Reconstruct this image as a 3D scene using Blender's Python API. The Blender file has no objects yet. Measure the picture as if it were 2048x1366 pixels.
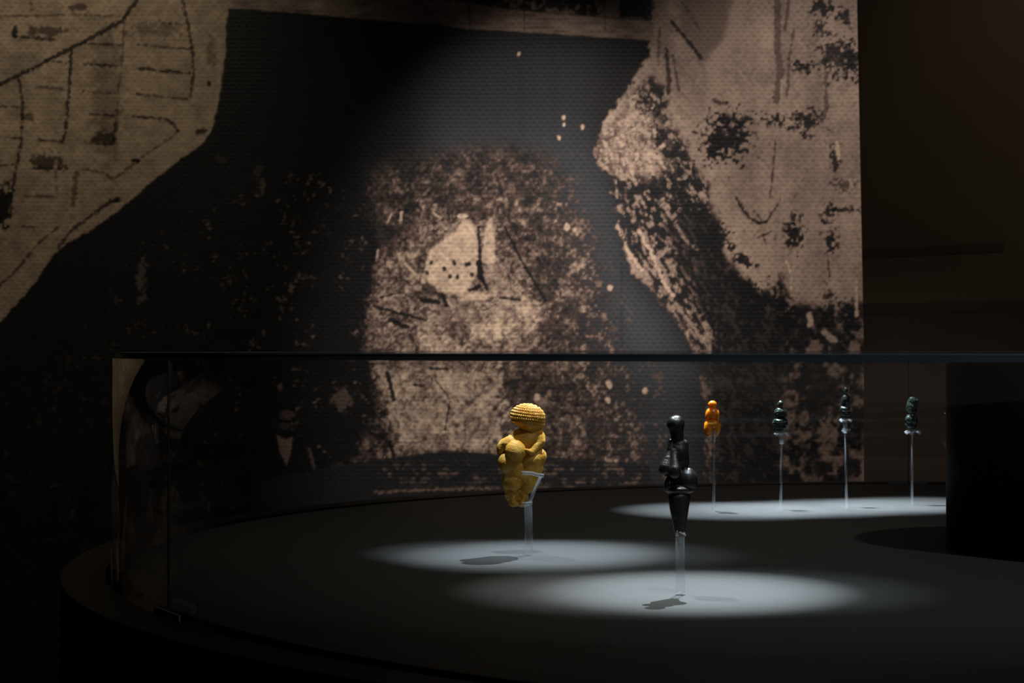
import bpy, bmesh, math, random
import numpy as np
from mathutils import Vector, Matrix, Quaternion

S = bpy.context.scene
C = S.collection
F = 3800.0; CX = 1024.0; HY = 701.0      # focal length in px, vanishing row
EYE = 1.40; D = 0.225                     # eye height, drop to the deck of the case
DZ = EYE - D                              # deck height

def at(px, py, Y):                        # a photo pixel at distance Y
    return Vector(((px-CX)/F*Y, Y, EYE+(HY-py)/F*Y))
def deck(px, py):                         # a photo pixel on the deck
    Y = F*D/(py-HY)
    return Vector(((px-CX)/F*Y, Y, DZ))

# ------------------------------------------------------------------ camera
cam = bpy.data.cameras.new('camera'); camo = bpy.data.objects.new('camera', cam); C.objects.link(camo)
camo.location = (0, 0, EYE); camo.rotation_euler = (math.pi/2, 0, 0)
cam.sensor_width = 36.0; cam.lens = 36.0*F/2048; cam.shift_y = (HY-683)/2048
cam.clip_start = 0.02; cam.clip_end = 60
cam.dof.use_dof = True; cam.dof.focus_distance = 1.98; cam.dof.aperture_fstop = 20.0
S.camera = camo
# ------------------------------------------------------------------ exposure, world
S.view_settings.view_transform = 'Standard'; S.view_settings.look = 'None'
S.view_settings.exposure = 0.0; S.view_settings.gamma = 1.0; S.view_settings.use_curve_mapping = False
S.cycles.caustics_reflective = False; S.cycles.caustics_refractive = False
S.cycles.transparent_max_bounces = 24; S.cycles.max_bounces = 10
w = bpy.data.worlds.new('world'); S.world = w; w.use_nodes = True
w.node_tree.nodes['Background'].inputs[0].default_value = (0.02, 0.02, 0.022, 1)
w.node_tree.nodes['Background'].inputs[1].default_value = 0.05

# ------------------------------------------------------------------ lamps (ceiling spotlights, added fills)
def spot(name, target, direction, H, radius, power, color=(0.86, 0.93, 1.0), size=0.004, blend=1.0):
    d = Vector(direction); pos = Vector(target) + d*(H/d.z)
    dist = (pos-Vector(target)).length
    l = bpy.data.lights.new(name, 'SPOT'); o = bpy.data.objects.new(name, l); C.objects.link(o)
    o.location = pos; o.rotation_euler = (Vector(target)-pos).to_track_quat('-Z', 'Y').to_euler()
    l.spot_size = 2*math.atan(radius/dist); l.spot_blend = blend
    l.energy = power; l.color = color; l.shadow_soft_size = size
    return o
HL = 2.0
COOL = (0.80, 0.90, 1.0)
# honey coloured figurine
spot('spotlight', deck(1080, 1109), (0.29, 0.55, 1), HL, 0.165, 500, COOL)
spot('spotlight', deck(1010, 1106), (0.05, -0.14, 1), HL, 0.17, 240, COOL)
spot('spotlight', deck(1190, 1106), (-0.22, 0.40, 1), HL, 0.175, 110, COOL)
# black figurine
spot('spotlight', deck(1392, 1181), (0.14, 0.50, 1), HL, 0.165, 700, COOL)
spot('spotlight', deck(1300, 1182), (-0.25, 0.22, 1), HL, 0.20, 235, (0.92, 0.94, 0.90))
spot('spotlight', deck(1500, 1180), (0.06, -0.33, 1), HL, 0.195, 130, COOL)
# four small figurines at the back
for px, py, dr in ((1427, 1022, (-.15, .27, 1)), (1561, 1019, (-.17, .12, 1)), (1693, 1014, (-.26, .11, 1)), (1824, 1010, (-.26, .07, 1))):
    t = deck(px+25, py-1)
    spot('spotlight', t, dr, HL, 0.17, 740, COOL)
# dim wide lamp that washes the deck past the pillar
cc = Vector((2.9*D, 9.5*D, DZ))
spot('wash_light', cc+Vector((-0.12, -0.10, 0)), (0.32, -0.43, 1), HL, 0.95, 34, (0.90, 1.0, 0.86), 0.03, 0.9)
# spotlights on the printed wall
MY = 4.60                                  # distance of the printed banner
spot('mural_light', at(1065, 660, MY), (0.05, -0.70, 1), 1.85, 0.66, 270, (1.0, 0.90, 0.82), 0.03, 0.85)
spot('mural_light', at(1600, 560, MY), (0.1, -1.0, 1), 1.55, 0.86, 118, (1.0, 0.90, 0.82), 0.03, 0.9)
spot('mural_light', at(100, 260, MY), (-0.1, -1.0, 1), 1.2, 1.0, 38, (1.0, 0.92, 0.72), 0.03, 0.9)
ar = bpy.data.lights.new('ambient_fill', 'AREA'); aro = bpy.data.objects.new('ambient_fill', ar); C.objects.link(aro)  # added dim area fill for the room's ambient light
spot('wall_fill', (1.45, 5.65, 1.9), (-0.25, -0.9, 1), 1.5, 1.3, 16, (1.0, 0.86, 0.66), 0.05, 1.0)  # added lamp, lifts the right wall out of the dark
spot('front_fill', (0.5, 2.4, 1.2), (0.35, -1.9, 1), 1.6, 2.6, 11, (0.92, 0.96, 1.0), 0.02, 1.0)  # added fill behind the camera, brightens surfaces that face it
ar.size = 2.5; ar.energy = 1.3; ar.color = (1.0, 0.85, 0.66); aro.location = (0.5, 2.0, 3.3)

# ------------------------------------------------------------------ helpers
def link(name, me, mat=None, parent=None, smooth=False):
    o = bpy.data.objects.new(name, me); C.objects.link(o)
    if mat is not None: me.materials.append(mat)
    if smooth:
        me.polygons.foreach_set('use_smooth', [True]*len(me.polygons))
    if parent is not None: o.parent = parent
    return o
def obj(name, bm, mat=None, parent=None, smooth=False):
    me = bpy.data.meshes.new(name); bm.normal_update(); bm.to_mesh(me); bm.free()
    return link(name, me, mat, parent, smooth)
def empty(name, loc):
    o = bpy.data.objects.new(name, None); C.objects.link(o); o.location = loc; o.empty_display_size = 0.05
    return o
def tag(o, label, cat=None, group=None, kind=None):
    if label: o['label'] = label
    if cat: o['category'] = cat
    if group: o['group'] = group
    if kind: o['kind'] = kind
    return o
def local(o, parent):                      # keep world coordinates written in the mesh
    o.parent = parent; o.matrix_parent_inverse = Matrix.Translation(-Vector(parent.location))
    return o
def box(bm, lo, hi):
    lo = Vector(lo); hi = Vector(hi)
    m = Matrix.Translation((lo+hi)/2) @ Matrix.Diagonal((hi.x-lo.x, hi.y-lo.y, hi.z-lo.z, 1))
    return bmesh.ops.create_cube(bm, size=1, matrix=m)
def tube(bm, pts, radii, seg=20, cap=True):
    pts = [Vector(p) for p in pts]; n = len(pts)
    if not hasattr(radii, '__len__'): radii = [radii]*n
    rings = []; prev = None
    for i, p in enumerate(pts):
        t = (pts[min(i+1, n-1)]-pts[max(i-1, 0)]).normalized()
        if prev is None:
            a = t.orthogonal().normalized()
        else:
            a = (prev-t*prev.dot(t)).normalized()
        prev = a; b = t.cross(a)
        rings.append([bm.verts.new(p+(a*math.cos(2*math.pi*k/seg)+b*math.sin(2*math.pi*k/seg))*radii[i]) for k in range(seg)])
    for r0, r1 in zip(rings, rings[1:]):
        for k in range(seg):
            bm.faces.new((r0[k], r0[(k+1) % seg], r1[(k+1) % seg], r1[k]))
    if cap:
        bm.faces.new(rings[0][::-1]); bm.faces.new(rings[-1])
def lathe_ring(bm, c, r0, r1, z0, z1, a0=0.0, a1=2*math.pi, seg=256, caps=True):
    """solid ring sector (r0..r1, z0..z1)"""
    full = abs(a1-a0-2*math.pi) < 1e-6
    n = seg if full else seg+1
    prof = [(r0, z0), (r1, z0), (r1, z1), (r0, z1)]
    R = []
    for i in range(n):
        a = a0+(a1-a0)*i/seg
        R.append([bm.verts.new((c[0]+r*math.cos(a), c[1]+r*math.sin(a), z)) for r, z in prof])
    for i in range(seg):
        A = R[i]; B = R[(i+1) % n]
        for k in range(4):
            bm.faces.new((A[k], B[k], B[(k+1) % 4], A[(k+1) % 4]))
    if not full and caps:
        bm.faces.new(R[0]); bm.faces.new(R[-1][::-1])
    bmesh.ops.recalc_face_normals(bm, faces=bm.faces)
def disc(bm, c, r, z0, z1, seg=256):
    top = [bm.verts.new((c[0]+r*math.cos(2*math.pi*i/seg), c[1]+r*math.sin(2*math.pi*i/seg), z1)) for i in range(seg)]
    bot = [bm.verts.new((v.co.x, v.co.y, z0)) for v in top]
    bm.faces.new(top); bm.faces.new(bot[::-1])
    for i in range(seg):
        bm.faces.new((bot[i], bot[(i+1) % seg], top[(i+1) % seg], top[i]))

# ------------------------------------------------------------------ materials
def new_mat(name):
    m = bpy.data.materials.new(name); m.use_nodes = True
    nt = m.node_tree; return m, nt, nt.nodes['Principled BSDF']
def N(nt, t, **kw):
    n = nt.nodes.new(t)
    for k, v in kw.items():
        setattr(n, k, v)
    return n
def simple(name, col, rough=0.6, col2=None, scale=40, bump=0.0, bscale=200, spec=0.5, metal=0.0, dist=0.001):
    m, nt, b = new_mat(name)
    b.inputs['Roughness'].default_value = rough; b.inputs['Metallic'].default_value = metal
    b.inputs['Specular IOR Level'].default_value = spec
    tc = N(nt, 'ShaderNodeTexCoord')
    nz = N(nt, 'ShaderNodeTexNoise'); nz.inputs['Scale'].default_value = scale; nz.inputs['Detail'].default_value = 5
    nt.links.new(tc.outputs['Object'], nz.inputs['Vector'])
    r = N(nt, 'ShaderNodeValToRGB'); c2 = col2 or tuple(c*0.8 for c in col)
    r.color_ramp.elements[0].position = 0.35; r.color_ramp.elements[0].color = (*c2, 1)
    r.color_ramp.elements[1].position = 0.65; r.color_ramp.elements[1].color = (*col, 1)
    nt.links.new(nz.outputs['Fac'], r.inputs['Fac']); nt.links.new(r.outputs['Color'], b.inputs['Base Color'])
    if bump:
        n2 = N(nt, 'ShaderNodeTexNoise'); n2.inputs['Scale'].default_value = bscale; n2.inputs['Detail'].default_value = 6
        nt.links.new(tc.outputs['Object'], n2.inputs['Vector'])
        bp = N(nt, 'ShaderNodeBump'); bp.inputs['Strength'].default_value = bump; bp.inputs['Distance'].default_value = dist
        nt.links.new(n2.outputs['Fac'], bp.inputs['Height']); nt.links.new(bp.outputs['Normal'], b.inputs['Normal'])
    return m
def pane_glass(name, tint=(0.988, 0.992, 0.99), rough=0.0, ripple=0.0, f0=0.04):
    """thin sheet glass: clear body, Schlick reflection computed from the facing angle"""
    m, nt, b = new_mat(name); nt.nodes.remove(b)
    out = nt.nodes['Material Output']
    g = N(nt, 'ShaderNodeNewGeometry'); tr = N(nt, 'ShaderNodeBsdfTransparent'); gl = N(nt, 'ShaderNodeBsdfGlossy'); mx = N(nt, 'ShaderNodeMixShader')
    tr.inputs['Color'].default_value = (*tint, 1); gl.inputs['Roughness'].default_value = rough
    dt = N(nt, 'ShaderNodeVectorMath', operation='DOT_PRODUCT')
    nt.links.new(g.outputs['Incoming'], dt.inputs[0]); nt.links.new(g.outputs['Normal'], dt.inputs[1])
    ab = N(nt, 'ShaderNodeMath', operation='ABSOLUTE'); nt.links.new(dt.outputs['Value'], ab.inputs[0])
    su = N(nt, 'ShaderNodeMath', operation='SUBTRACT'); su.inputs[0].default_value = 1.0; nt.links.new(ab.outputs[0], su.inputs[1])
    pw = N(nt, 'ShaderNodeMath', operation='POWER'); nt.links.new(su.outputs[0], pw.inputs[0]); pw.inputs[1].default_value = 5
    ma = N(nt, 'ShaderNodeMath', operation='MULTIPLY_ADD'); nt.links.new(pw.outputs[0], ma.inputs[0]); ma.inputs[1].default_value = 1-f0; ma.inputs[2].default_value = f0
    ma.use_clamp = True
    nt.links.new(ma.outputs[0], mx.inputs['Fac']); nt.links.new(tr.outputs[0], mx.inputs[1]); nt.links.new(gl.outputs[0], mx.inputs[2])
    nt.links.new(mx.outputs[0], out.inputs['Surface'])
    if ripple:
        tc = N(nt, 'ShaderNodeTexCoord'); nz = N(nt, 'ShaderNodeTexNoise'); nz.inputs['Scale'].default_value = 9
        nt.links.new(tc.outputs['Object'], nz.inputs['Vector'])
        bp = N(nt, 'ShaderNodeBump'); bp.inputs['Strength'].default_value = ripple; bp.inputs['Distance'].default_value = 0.001
        nt.links.new(nz.outputs['Fac'], bp.inputs['Height']); nt.links.new(bp.outputs['Normal'], gl.inputs['Normal'])
    return m
def acrylic(name, milk=0.10, f0=0.06):
    """polished clear plastic: see-through body, bright rims, a little white diffuse standing in for its highlights"""
    m = pane_glass(name, (0.97, 0.98, 0.99), 0.04, 0, f0); nt = m.node_tree; out = nt.nodes['Material Output']
    src = out.inputs['Surface'].links[0].from_socket
    df = N(nt, 'ShaderNodeBsdfDiffuse'); df.inputs['Color'].default_value = (0.85, 0.92, 1.0, 1)
    mx = N(nt, 'ShaderNodeMixShader'); mx.inputs['Fac'].default_value = milk
    nt.links.new(src, mx.inputs[1]); nt.links.new(df.outputs[0], mx.inputs[2]); nt.links.new(mx.outputs[0], out.inputs['Surface'])
    return m

M_deck = simple('deck_paint', (0.053, 0.055, 0.055), 0.62, (0.047, 0.049, 0.049), 60, 0.12, 900, 0.35, dist=0.0004)
M_plinth = simple('plinth_paint', (0.0065, 0.0065, 0.006), 0.6, (0.0055, 0.0055, 0.005), 30, spec=0.3)
M_side = simple('plinth_side_paint', (0.010, 0.010, 0.010), 0.6, None, 30, spec=0.2)
M_pillar = simple('pillar_paint', (0.006, 0.006, 0.006), 0.6, None, 20, spec=0.15)
M_groove = simple('groove_shadow_gap', (0.01, 0.01, 0.01), 0.8)
M_glass = pane_glass('curved_glass')
M_lid = pane_glass('lid_glass', ripple=0.02)
M_edge = simple('glass_edge', (0.33, 0.39, 0.42), 0.3, (0.24, 0.31, 0.38), 3, spec=0.5)
M_arris = simple('ground_glass_arris', (0.75, 0.85, 0.9), 0.5, (0.55, 0.68, 0.75), 5)
M_seam = simple('glass_seam', (0.11, 0.13, 0.13), 0.3, None, 20)
M_acr = acrylic('clear_acrylic', 0.045); M_claw = acrylic('clear_acrylic_claws', 0.14, 0.16)
M_wall = simple('brown_wall', (0.13, 0.095, 0.065), 0.8, (0.12, 0.085, 0.06), 3, 0.05, 80)
M_wall2 = simple('red_brown_wall', (0.082, 0.056, 0.045), 0.8, None, 3)
M_floor = simple('dark_floor', (0.03, 0.027, 0.024), 0.7, None, 4)
M_ceil = simple('dark_ceiling', (0.03, 0.028, 0.026), 0.9, None, 4)

# ------------------------------------------------------------------ the room
def quadbox(name, p, q, thick, z0, z1, mat, side=1):
    """upright wall from p to q (xy), thickness on its left (side=1) or right"""
    p = Vector((*p, 0)); q = Vector((*q, 0)); d = (q-p).normalized(); n = Vector((-d.y, d.x, 0))*thick*side
    bm = bmesh.new()
    v = [bm.verts.new(a+Vector((0, 0, z))) for z in (z0, z1) for a in (p, q, q+n, p+n)]
    for f in ((0, 1, 2, 3), (7, 6, 5, 4), (0, 4, 5, 1), (1, 5, 6, 2), (2, 6, 7, 3), (3, 7, 4, 0)):
        bm.faces.new([v[i] for i in f])
    bmesh.ops.recalc_face_normals(bm, faces=bm.faces)
    return obj(name, bm, mat)
bm = bmesh.new(); box(bm, (-4.2, -2.7, -0.1), (5.2, 6.9, 0.0)); tag(obj('floor', bm, M_floor), 'dark unlit gallery floor under the round case', kind='structure')
bm = bmesh.new(); box(bm, (-4.2, -2.7, 3.6), (5.2, 6.9, 3.7)); tag(obj('ceiling', bm, M_ceil), 'dark gallery ceiling above the case', kind='structure')
W0 = Vector((1.11, 6.0)); W1 = Vector((1.50, 5.57)); wd = (W1-W0).normalized()
Wa = W0-wd*0.95; Wb = W0+wd*5.4
tag(quadbox('wall_right', Wa, Wb, 0.12, 0, 3.6, M_wall, 1), 'dim brown gallery wall right of the printed banner', kind='structure')
tag(quadbox('wall_back', (-4.1, Wa.y), (Wa.x, Wa.y), 0.12, 0, 3.6, M_wall, 1), 'gallery wall behind the printed banner', kind='structure')
tag(quadbox('wall_left', (-4.1, Wa.y), (-4.1, -2.6), 0.12, 0, 3.6, M_ceil, -1), 'dark gallery wall on the left', kind='structure')
tag(quadbox('wall_front', (-4.1, -2.6), (5.1, -2.6), 0.12, 0, 3.6, M_ceil, -1), 'dark gallery wall opposite the banner', kind='structure')
tag(quadbox('wall_corner', (5.1, -2.6), Wb, 0.12, 0, 3.6, M_ceil, -1), 'dark gallery wall joining the right wall', kind='structure')
def on_wall(px):                            # point on the right wall under pixel column px
    s = (px-CX)/F; # X = s*Y ; W0+t*wd
    t = (s*W0.y-W0.x)/(wd.x-s*wd.y); return W0+wd*t
wn = Vector((-wd.y, wd.x)); wn = -wn if wn.y > 0 else wn
def wall_strip(name, xa, xb, ytop, ybot, thick, mat, label, ref):
    a = on_wall(xa)+wn*thick; b = on_wall(xb)+wn*thick
    zt = EYE+(HY-ytop)/F*on_wall(ref).y; zb = EYE+(HY-ybot)/F*on_wall(ref).y
    return tag(quadbox(name, a, b, thick*0.98, zb, zt, mat, 1), label, kind='structure')
wall_strip('trim_1', 1560, 2008, 499, 516, 0.0015, M_wall2, 'thin reddish moulding on the brown wall', 1728)
wall_strip('trim_2', 2003, 2012, -900, 499, 0.001, M_wall, 'upright panel moulding at the right of the brown wall', 1728)
wall_strip('trim_3', 1560, 2420, 607, 628, 0.002, M_wall2, 'dark dado rail along the brown wall', 1728)
wall_strip('trim_4', 1560, 2420, 628, 1500, 0.001, M_wall2, 'reddish dado panelling below the rail', 1728)

# ------------------------------------------------------------------ the printed banner
rng = np.random.RandomState(7)
TAB = rng.rand(256, 256)
def vnoise(x, y):
    xi = np.floor(x).astype(np.int64); yi = np.floor(y).astype(np.int64); fx = x-xi; fy = y-yi
    fx = fx*fx*fx*(fx*(fx*6-15)+10); fy = fy*fy*fy*(fy*(fy*6-15)+10)
    a = TAB[xi & 255, yi & 255]; b = TAB[(xi+1) & 255, yi & 255]; c = TAB[xi & 255, (yi+1) & 255]; d = TAB[(xi+1) & 255, (yi+1) & 255]
    return (a*(1-fx)+b*fx)*(1-fy)+(c*(1-fx)+d*fx)*fy
def fbm(x, y, s, oct=4, off=0.0, gain=0.55):
    v = 0; a = 1.0; t = 0
    for k in range(oct):
        v = v+a*vnoise(x/s+off+17.3*k, y/s+off*1.7+9.1*k); t += a; a *= gain; s *= 0.5
    return v/t
def sstep(a, b, x):
    t = np.clip((x-a)/(b-a), 0, 1); return t*t*(3-2*t)
def poly_sd(P, x, y):
    """signed distance, negative inside"""
    P = np.array(P, float); n = len(P); d = np.full(x.shape, 1e9); ins = np.zeros(x.shape, bool)
    for i in range(n):
        ax, ay = P[i]; bx, by = P[(i+1) % n]
        ex, ey = bx-ax, by-ay; wx, wy = x-ax, y-ay
        t = np.clip((wx*ex+wy*ey)/(ex*ex+ey*ey+1e-9), 0, 1)
        d = np.minimum(d, (wx-ex*t)**2+(wy-ey*t)**2)
        c = ((ay <= y) != (by <= y))
        with np.errstate(divide='ignore', invalid='ignore'):
            ins ^= c & (x < (bx-ax)*(y-ay)/(by-ay+1e-12)+ax)
    d = np.sqrt(d); return np.where(ins, -d, d)
def line_d(P, x, y):
    d = np.full(x.shape, 1e9)
    for (ax, ay), (bx, by) in zip(P, P[1:]):
        ex, ey = bx-ax, by-ay; wx, wy = x-ax, y-ay
        t = np.clip((wx*ex+wy*ey)/(ex*ex+ey*ey+1e-9), 0, 1)
        d = np.minimum(d, (wx-ex*t)**2+(wy-ey*t)**2)
    return np.sqrt(d)

def paint(X, Y):
    """print tone (0 dark ink .. 1 pale ink) and amount of cool grey (print haze, painted lamp sheen)"""
    n_lo = fbm(X, Y, 120, 3, 1.0); n_md = fbm(X, Y, 34, 4, 5.0); n_fi = fbm(X, Y, 11, 3, 11.0); n_xs = fbm(X, Y, 5.5, 2, 21.0)
    wx = (n_md-0.5); wy = (fbm(X, Y, 30, 3, 33.0)-0.5)
    ridge = 1-np.abs(2*fbm(X+wx*40, Y+wy*40, 26, 3, 41.0)-1)      # 1 on crack lines
    ridge2 = 1-np.abs(2*fbm(X+wx*20, Y+wy*20, 11, 2, 55.0)-1)
    T = 0.05+0.05*(n_md-0.5)
    G = np.zeros(X.shape)                                          # cool grey: haze of the print plus painted lamp sheen
    def fill(P, soft, rag=0.0, nz=None, grow=0.0):
        sd = poly_sd(P, X, Y)+rag*((nz if nz is not None else n_fi)-0.5)*2-grow
        return 1-sstep(-soft, soft, sd)
    def stroke(P, w_, soft=1.5, rag=1.5):
        return 1-sstep(w_/2-soft, w_/2+soft, line_d(P, X, Y)+rag*(n_xs-0.5)*2)
    def blob(cx, cy, rx, ry, soft=0.3, rag=0.8, nz=None, ang=0.0):
        c, s = math.cos(ang), math.sin(ang); u = ((X-cx)*c+(Y-cy)*s)/rx; v = (-(X-cx)*s+(Y-cy)*c)/ry
        return 1-sstep(1-soft, 1+soft, np.sqrt(u*u+v*v)+rag*((nz if nz is not None else n_fi)-0.5)*2)
    # grey haze behind the mound, lamp sheen on the fabric painted in with it
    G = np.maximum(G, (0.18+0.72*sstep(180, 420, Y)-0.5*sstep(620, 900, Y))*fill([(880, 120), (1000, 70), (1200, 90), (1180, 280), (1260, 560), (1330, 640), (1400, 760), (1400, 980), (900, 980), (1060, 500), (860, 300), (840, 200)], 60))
    # faint brown speckle over the dark left part
    sp = sstep(0.54, 0.74, n_fi*0.55+n_xs*0.45)*sstep(0.40, 0.60, n_md)
    area = fill([(250, 480), (420, 400), (600, 330), (760, 330), (760, 1010), (600, 1030), (250, 1120), (-420, 1700), (-420, 900), (60, 760)], 50)
    T = np.maximum(T, (0.22+0.16*sstep(200, 520, X))*sp*area)
    for (cx, cy, rx, ry, a) in ((285, 560, 9, 36, .3), (525, 370, 5, 22, .28), (515, 350, 8, 12, .22), (440, 318, 10, 8, .16)):
        T = np.maximum(T, a*blob(cx, cy, rx, ry, 0.5, 1.2))
    # ---- mound in the middle
    mound = fill([(740, 340), (800, 318), (880, 300), (980, 288), (1080, 300), (1150, 340), (1200, 470), (1225, 600), (1250, 690), (1290, 800), (1310, 980), (860, 985), (640, 1000), (560, 960), (700, 925), (752, 820), (740, 740), (724, 690), (733, 600), (748, 540), (762, 480), (735, 420)], 7+26*sstep(500, 400, Y)+26*sstep(1050, 1200, X), 30, n_fi*0.6+n_md*0.4)
    lvl = 0.33+0.0*X  # print tones, with the lamp's outward falloff worked into the outer ones
    def add(m, v):
        nonlocal lvl
        lvl = lvl*(1-m)+v*m
    add(fill([(720, 280), (1250, 280), (1180, 400), (1000, 430), (840, 440), (760, 500), (700, 480)], 40, 30), 0.25)
    add(fill([(720, 300), (830, 300), (830, 440), (760, 500), (700, 480)], 20, 30), 0.20)
    add(fill([(735, 700), (750, 520), (840, 450), (950, 420), (1010, 450), (1050, 540), (1090, 620), (1070, 700), (1040, 760), (735, 760)], 18, 26), 0.46)
    add(fill([(846, 527), (860, 500), (890, 475), (912, 462), (928, 438), (938, 440), (952, 458), (957, 500), (955, 545), (930, 590), (880, 585), (855, 560)], 5, 6), 0.88)
    add(fill([(965, 480), (978, 436), (985, 438), (990, 480), (991, 524), (978, 530), (962, 520)], 4, 5), 0.86)
    add(fill([(965, 535), (1000, 528), (1020, 560), (1085, 610), (1070, 690), (1020, 640), (985, 600)], 10, 12), 0.72)
    add(fill([(850, 610), (930, 590), (1040, 600), (1050, 690), (1000, 720), (860, 720), (830, 660)], 22, 24), 0.66)
    add(fill([(985, 650), (1000, 645), (1003, 675), (988, 680)], 3, 4), 0.95)
    add(blob(925, 432, 12, 5, .3, .3), 0.95)
    add(blob(955, 593, 28, 8, .3, .5), 0.85)
    # right slope: only sparse grains on grey
    grain = sstep(0.46, 0.62, n_fi*0.5+n_xs*0.5)
    slope = sstep(1010, 1240, X-(Y-300)*0.20)*sstep(300, 330, Y)*fill([(980, 290), (1160, 300), (1250, 560), (1340, 760), (1380, 990), (900, 990)], 40, 20, n_md)
    # below the rim of the case
    add(fill([(752, 735), (900, 730), (1010, 740), (1060, 800), (1010, 905), (900, 900), (800, 905), (765, 850)], 16, 14), 0.70)
    add(fill([(1010, 740), (1400, 740), (1400, 980), (1000, 985)], 26, 20), 0.26)
    add(fill([(560, 800), (760, 780), (780, 900), (640, 935), (560, 940)], 26, 24), 0.26)
    tex = (n_fi-0.5)*0.72+(n_md-0.5)*0.52+(n_xs-0.5)*0.50-0.02
    plain = np.clip((lvl-0.6)/0.25, 0, 1)
    cracks = sstep(0.84, 0.98, ridge)*0.30+sstep(0.86, 0.99, ridge2)*0.12
    Tm = lvl+tex*(1-0.50*plain)-cracks*(1-0.80*plain)
    keep = 1-np.clip(slope*1.1, 0, 1)*(1-grain)*0.85
    Tm = np.where(Tm < 0.30, 0.30-(0.30-Tm)*0.45, Tm); Tm = np.clip(Tm, 0.10, 1)*keep+0.06*(1-keep)
    T = T*(1-mound)+Tm*mound
    G = G*(1-mound*keep*0.9)
    T = np.maximum(T, 0.30*sstep(0.58, 0.68, n_fi*0.5+n_xs*0.5)*fill([(1000, 290), (1170, 300), (1260, 560), (1350, 760), (1390, 990), (900, 990)], 40, 20, n_md)*(1-mound))
    for (ax, ay, bx, by, ww) in ((1010, 455, 1042, 520, 5), (1042, 520, 1090, 600, 6), (957, 455, 960, 520, 5), (958, 525, 962, 555, 12), (962, 555, 975, 580, 5), (780, 640, 815, 655, 9), (755, 615, 850, 640, 5), (845, 600, 875, 604, 11), (940, 580, 960, 572, 8), (885, 590, 893, 610, 8), (800, 420, 815, 425, 6), (870, 425, 885, 440, 5), (1000, 595, 1040, 600, 5), (760, 595, 800, 585, 4)):
        T = T*(1-0.82*stroke([(ax, ay), (bx, by)], ww))
    for (cx, cy) in ((862, 525), (888, 537), (908, 525), (932, 528), (944, 549), (900, 553), (915, 553), (855, 545), (938, 527)):
        T = T*(1-0.8*blob(cx, cy, 4, 5, .4, .5))
    for (ax, ay, bx, by, ww) in ((810, 527, 830, 548, 6), (865, 425, 882, 436, 5), (803, 425, 801, 440, 6), (798, 508, 800, 520, 7), (783, 428, 775, 445, 5), (885, 452, 893, 458, 5), (756, 500, 753, 520, 4)):
        T = np.maximum(T, 0.78*stroke([(ax, ay), (bx, by)], ww, 2))
    for (P, ww) in (([(775, 745), (785, 790), (787, 800)], 8), ([(740, 866), (765, 874), (780, 890)], 6), ([(780, 885), (788, 915)], 8), ([(828, 770), (842, 772)], 5), ([(895, 738), (860, 737)], 5), ([(870, 760), (900, 800), (890, 860)], 2)):
        T = T*(1-0.8*stroke(P, ww))
    # dark table edge with its striped cloth
    tb = fill([(520, 960), (650, 937), (760, 918), (880, 903), (1010, 908), (1110, 915), (1300, 930), (1300, 985), (500, 1040)], 3, 2)
    stripes = 0.5+0.5*np.sin(Y*2*math.pi/9.0)
    gr2 = sstep(0.50, 0.66, n_fi)
    tbT = 0.05+0.30*gr2*(0.4+0.6*stripes)*fill([(740, 925), (1300, 925), (1300, 985), (780, 970)], 16)+0.05*stripes
    T = T*(1-tb)+tbT*tb; G = G*(1-tb)+0.12*tb
    T = np.maximum(T, 0.42*stroke([(750, 985), (900, 978), (1000, 976)], 6, 3, 4)*tb)
    T = T*(1-0.75*stroke([(1010, 914), (905, 960)], 12, 4, 3)*tb)
    # onlookers: a man in a dark coat, and a fainter face to his right
    coat = blob(565, 960, 95, 105, .12, .15); T = T*(1-0.75*coat)
    hat = blob(572, 822, 20, 14, .2, .2); T = T*(1-0.85*hat)
    T = np.maximum(T, 0.27*blob(575, 830, 14, 11, .3, .7)); T = np.maximum(T, 0.22*blob(572, 852, 11, 9, .4, .8))
    T = T*(1-0.8*stroke([(562, 842), (590, 842)], 6)); T = T*(1-0.8*blob(574, 868, 16, 8, .3, .4))
    T = np.maximum(T*(1-fill([(553, 868), (570, 878), (586, 874), (583, 905), (574, 932), (560, 905)], 2, 1)), 0.40*fill([(553, 868), (570, 878), (586, 874), (583, 905), (574, 932), (560, 905)], 2, 1))
    T = np.maximum(T, 0.32*stroke([(619, 898), (628, 935)], 7, 3, 3))
    T = np.maximum(T, 0.30*blob(680, 800, 20, 26, .3, .9)); T = np.maximum(T, 0.36*stroke([(688, 775), (697, 795), (690, 815)], 4, 2))
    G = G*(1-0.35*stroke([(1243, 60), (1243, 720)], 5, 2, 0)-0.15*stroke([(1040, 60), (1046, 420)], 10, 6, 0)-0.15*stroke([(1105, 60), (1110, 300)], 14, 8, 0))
    # ---- timber beam along the top
    beam = fill([(455, -60), (455, 17), (600, 27), (937, 57), (1306, 82), (1306, -60)], 2, 2)
    Tb = 0.47+0.30*(fbm(X, Y, 40, 3, 71.0)-0.5)+0.25*(fbm(X*0.25, Y, 8, 2, 73.0)-0.5)
    T = T*(1-beam)+Tb*beam; G = G*(1-beam)
    dk = fill([(905, -60), (912, -2), (1000, 12), (1075, 22), (1150, 28), (1204, 32), (1204, -60)], 3, 4)
    T = T*(1-dk)+(0.12+0.35*sstep(.5, .7, n_fi))*dk
    dk = fill([(1240, -60), (1238, 34), (1306, 40), (1306, -60)], 2, 2); T = T*(1-dk)+(0.08+0.15*sstep(.55, .7, n_fi))*dk
    T = T*(1-0.45*stroke([(913, 0), (1075, 24), (1306, 42)], 3))
    for px in (938, 1047, 1208):
        T = T*(1-0.35*stroke([(px, -20), (px+2, 60)], 3)*beam)
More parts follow.
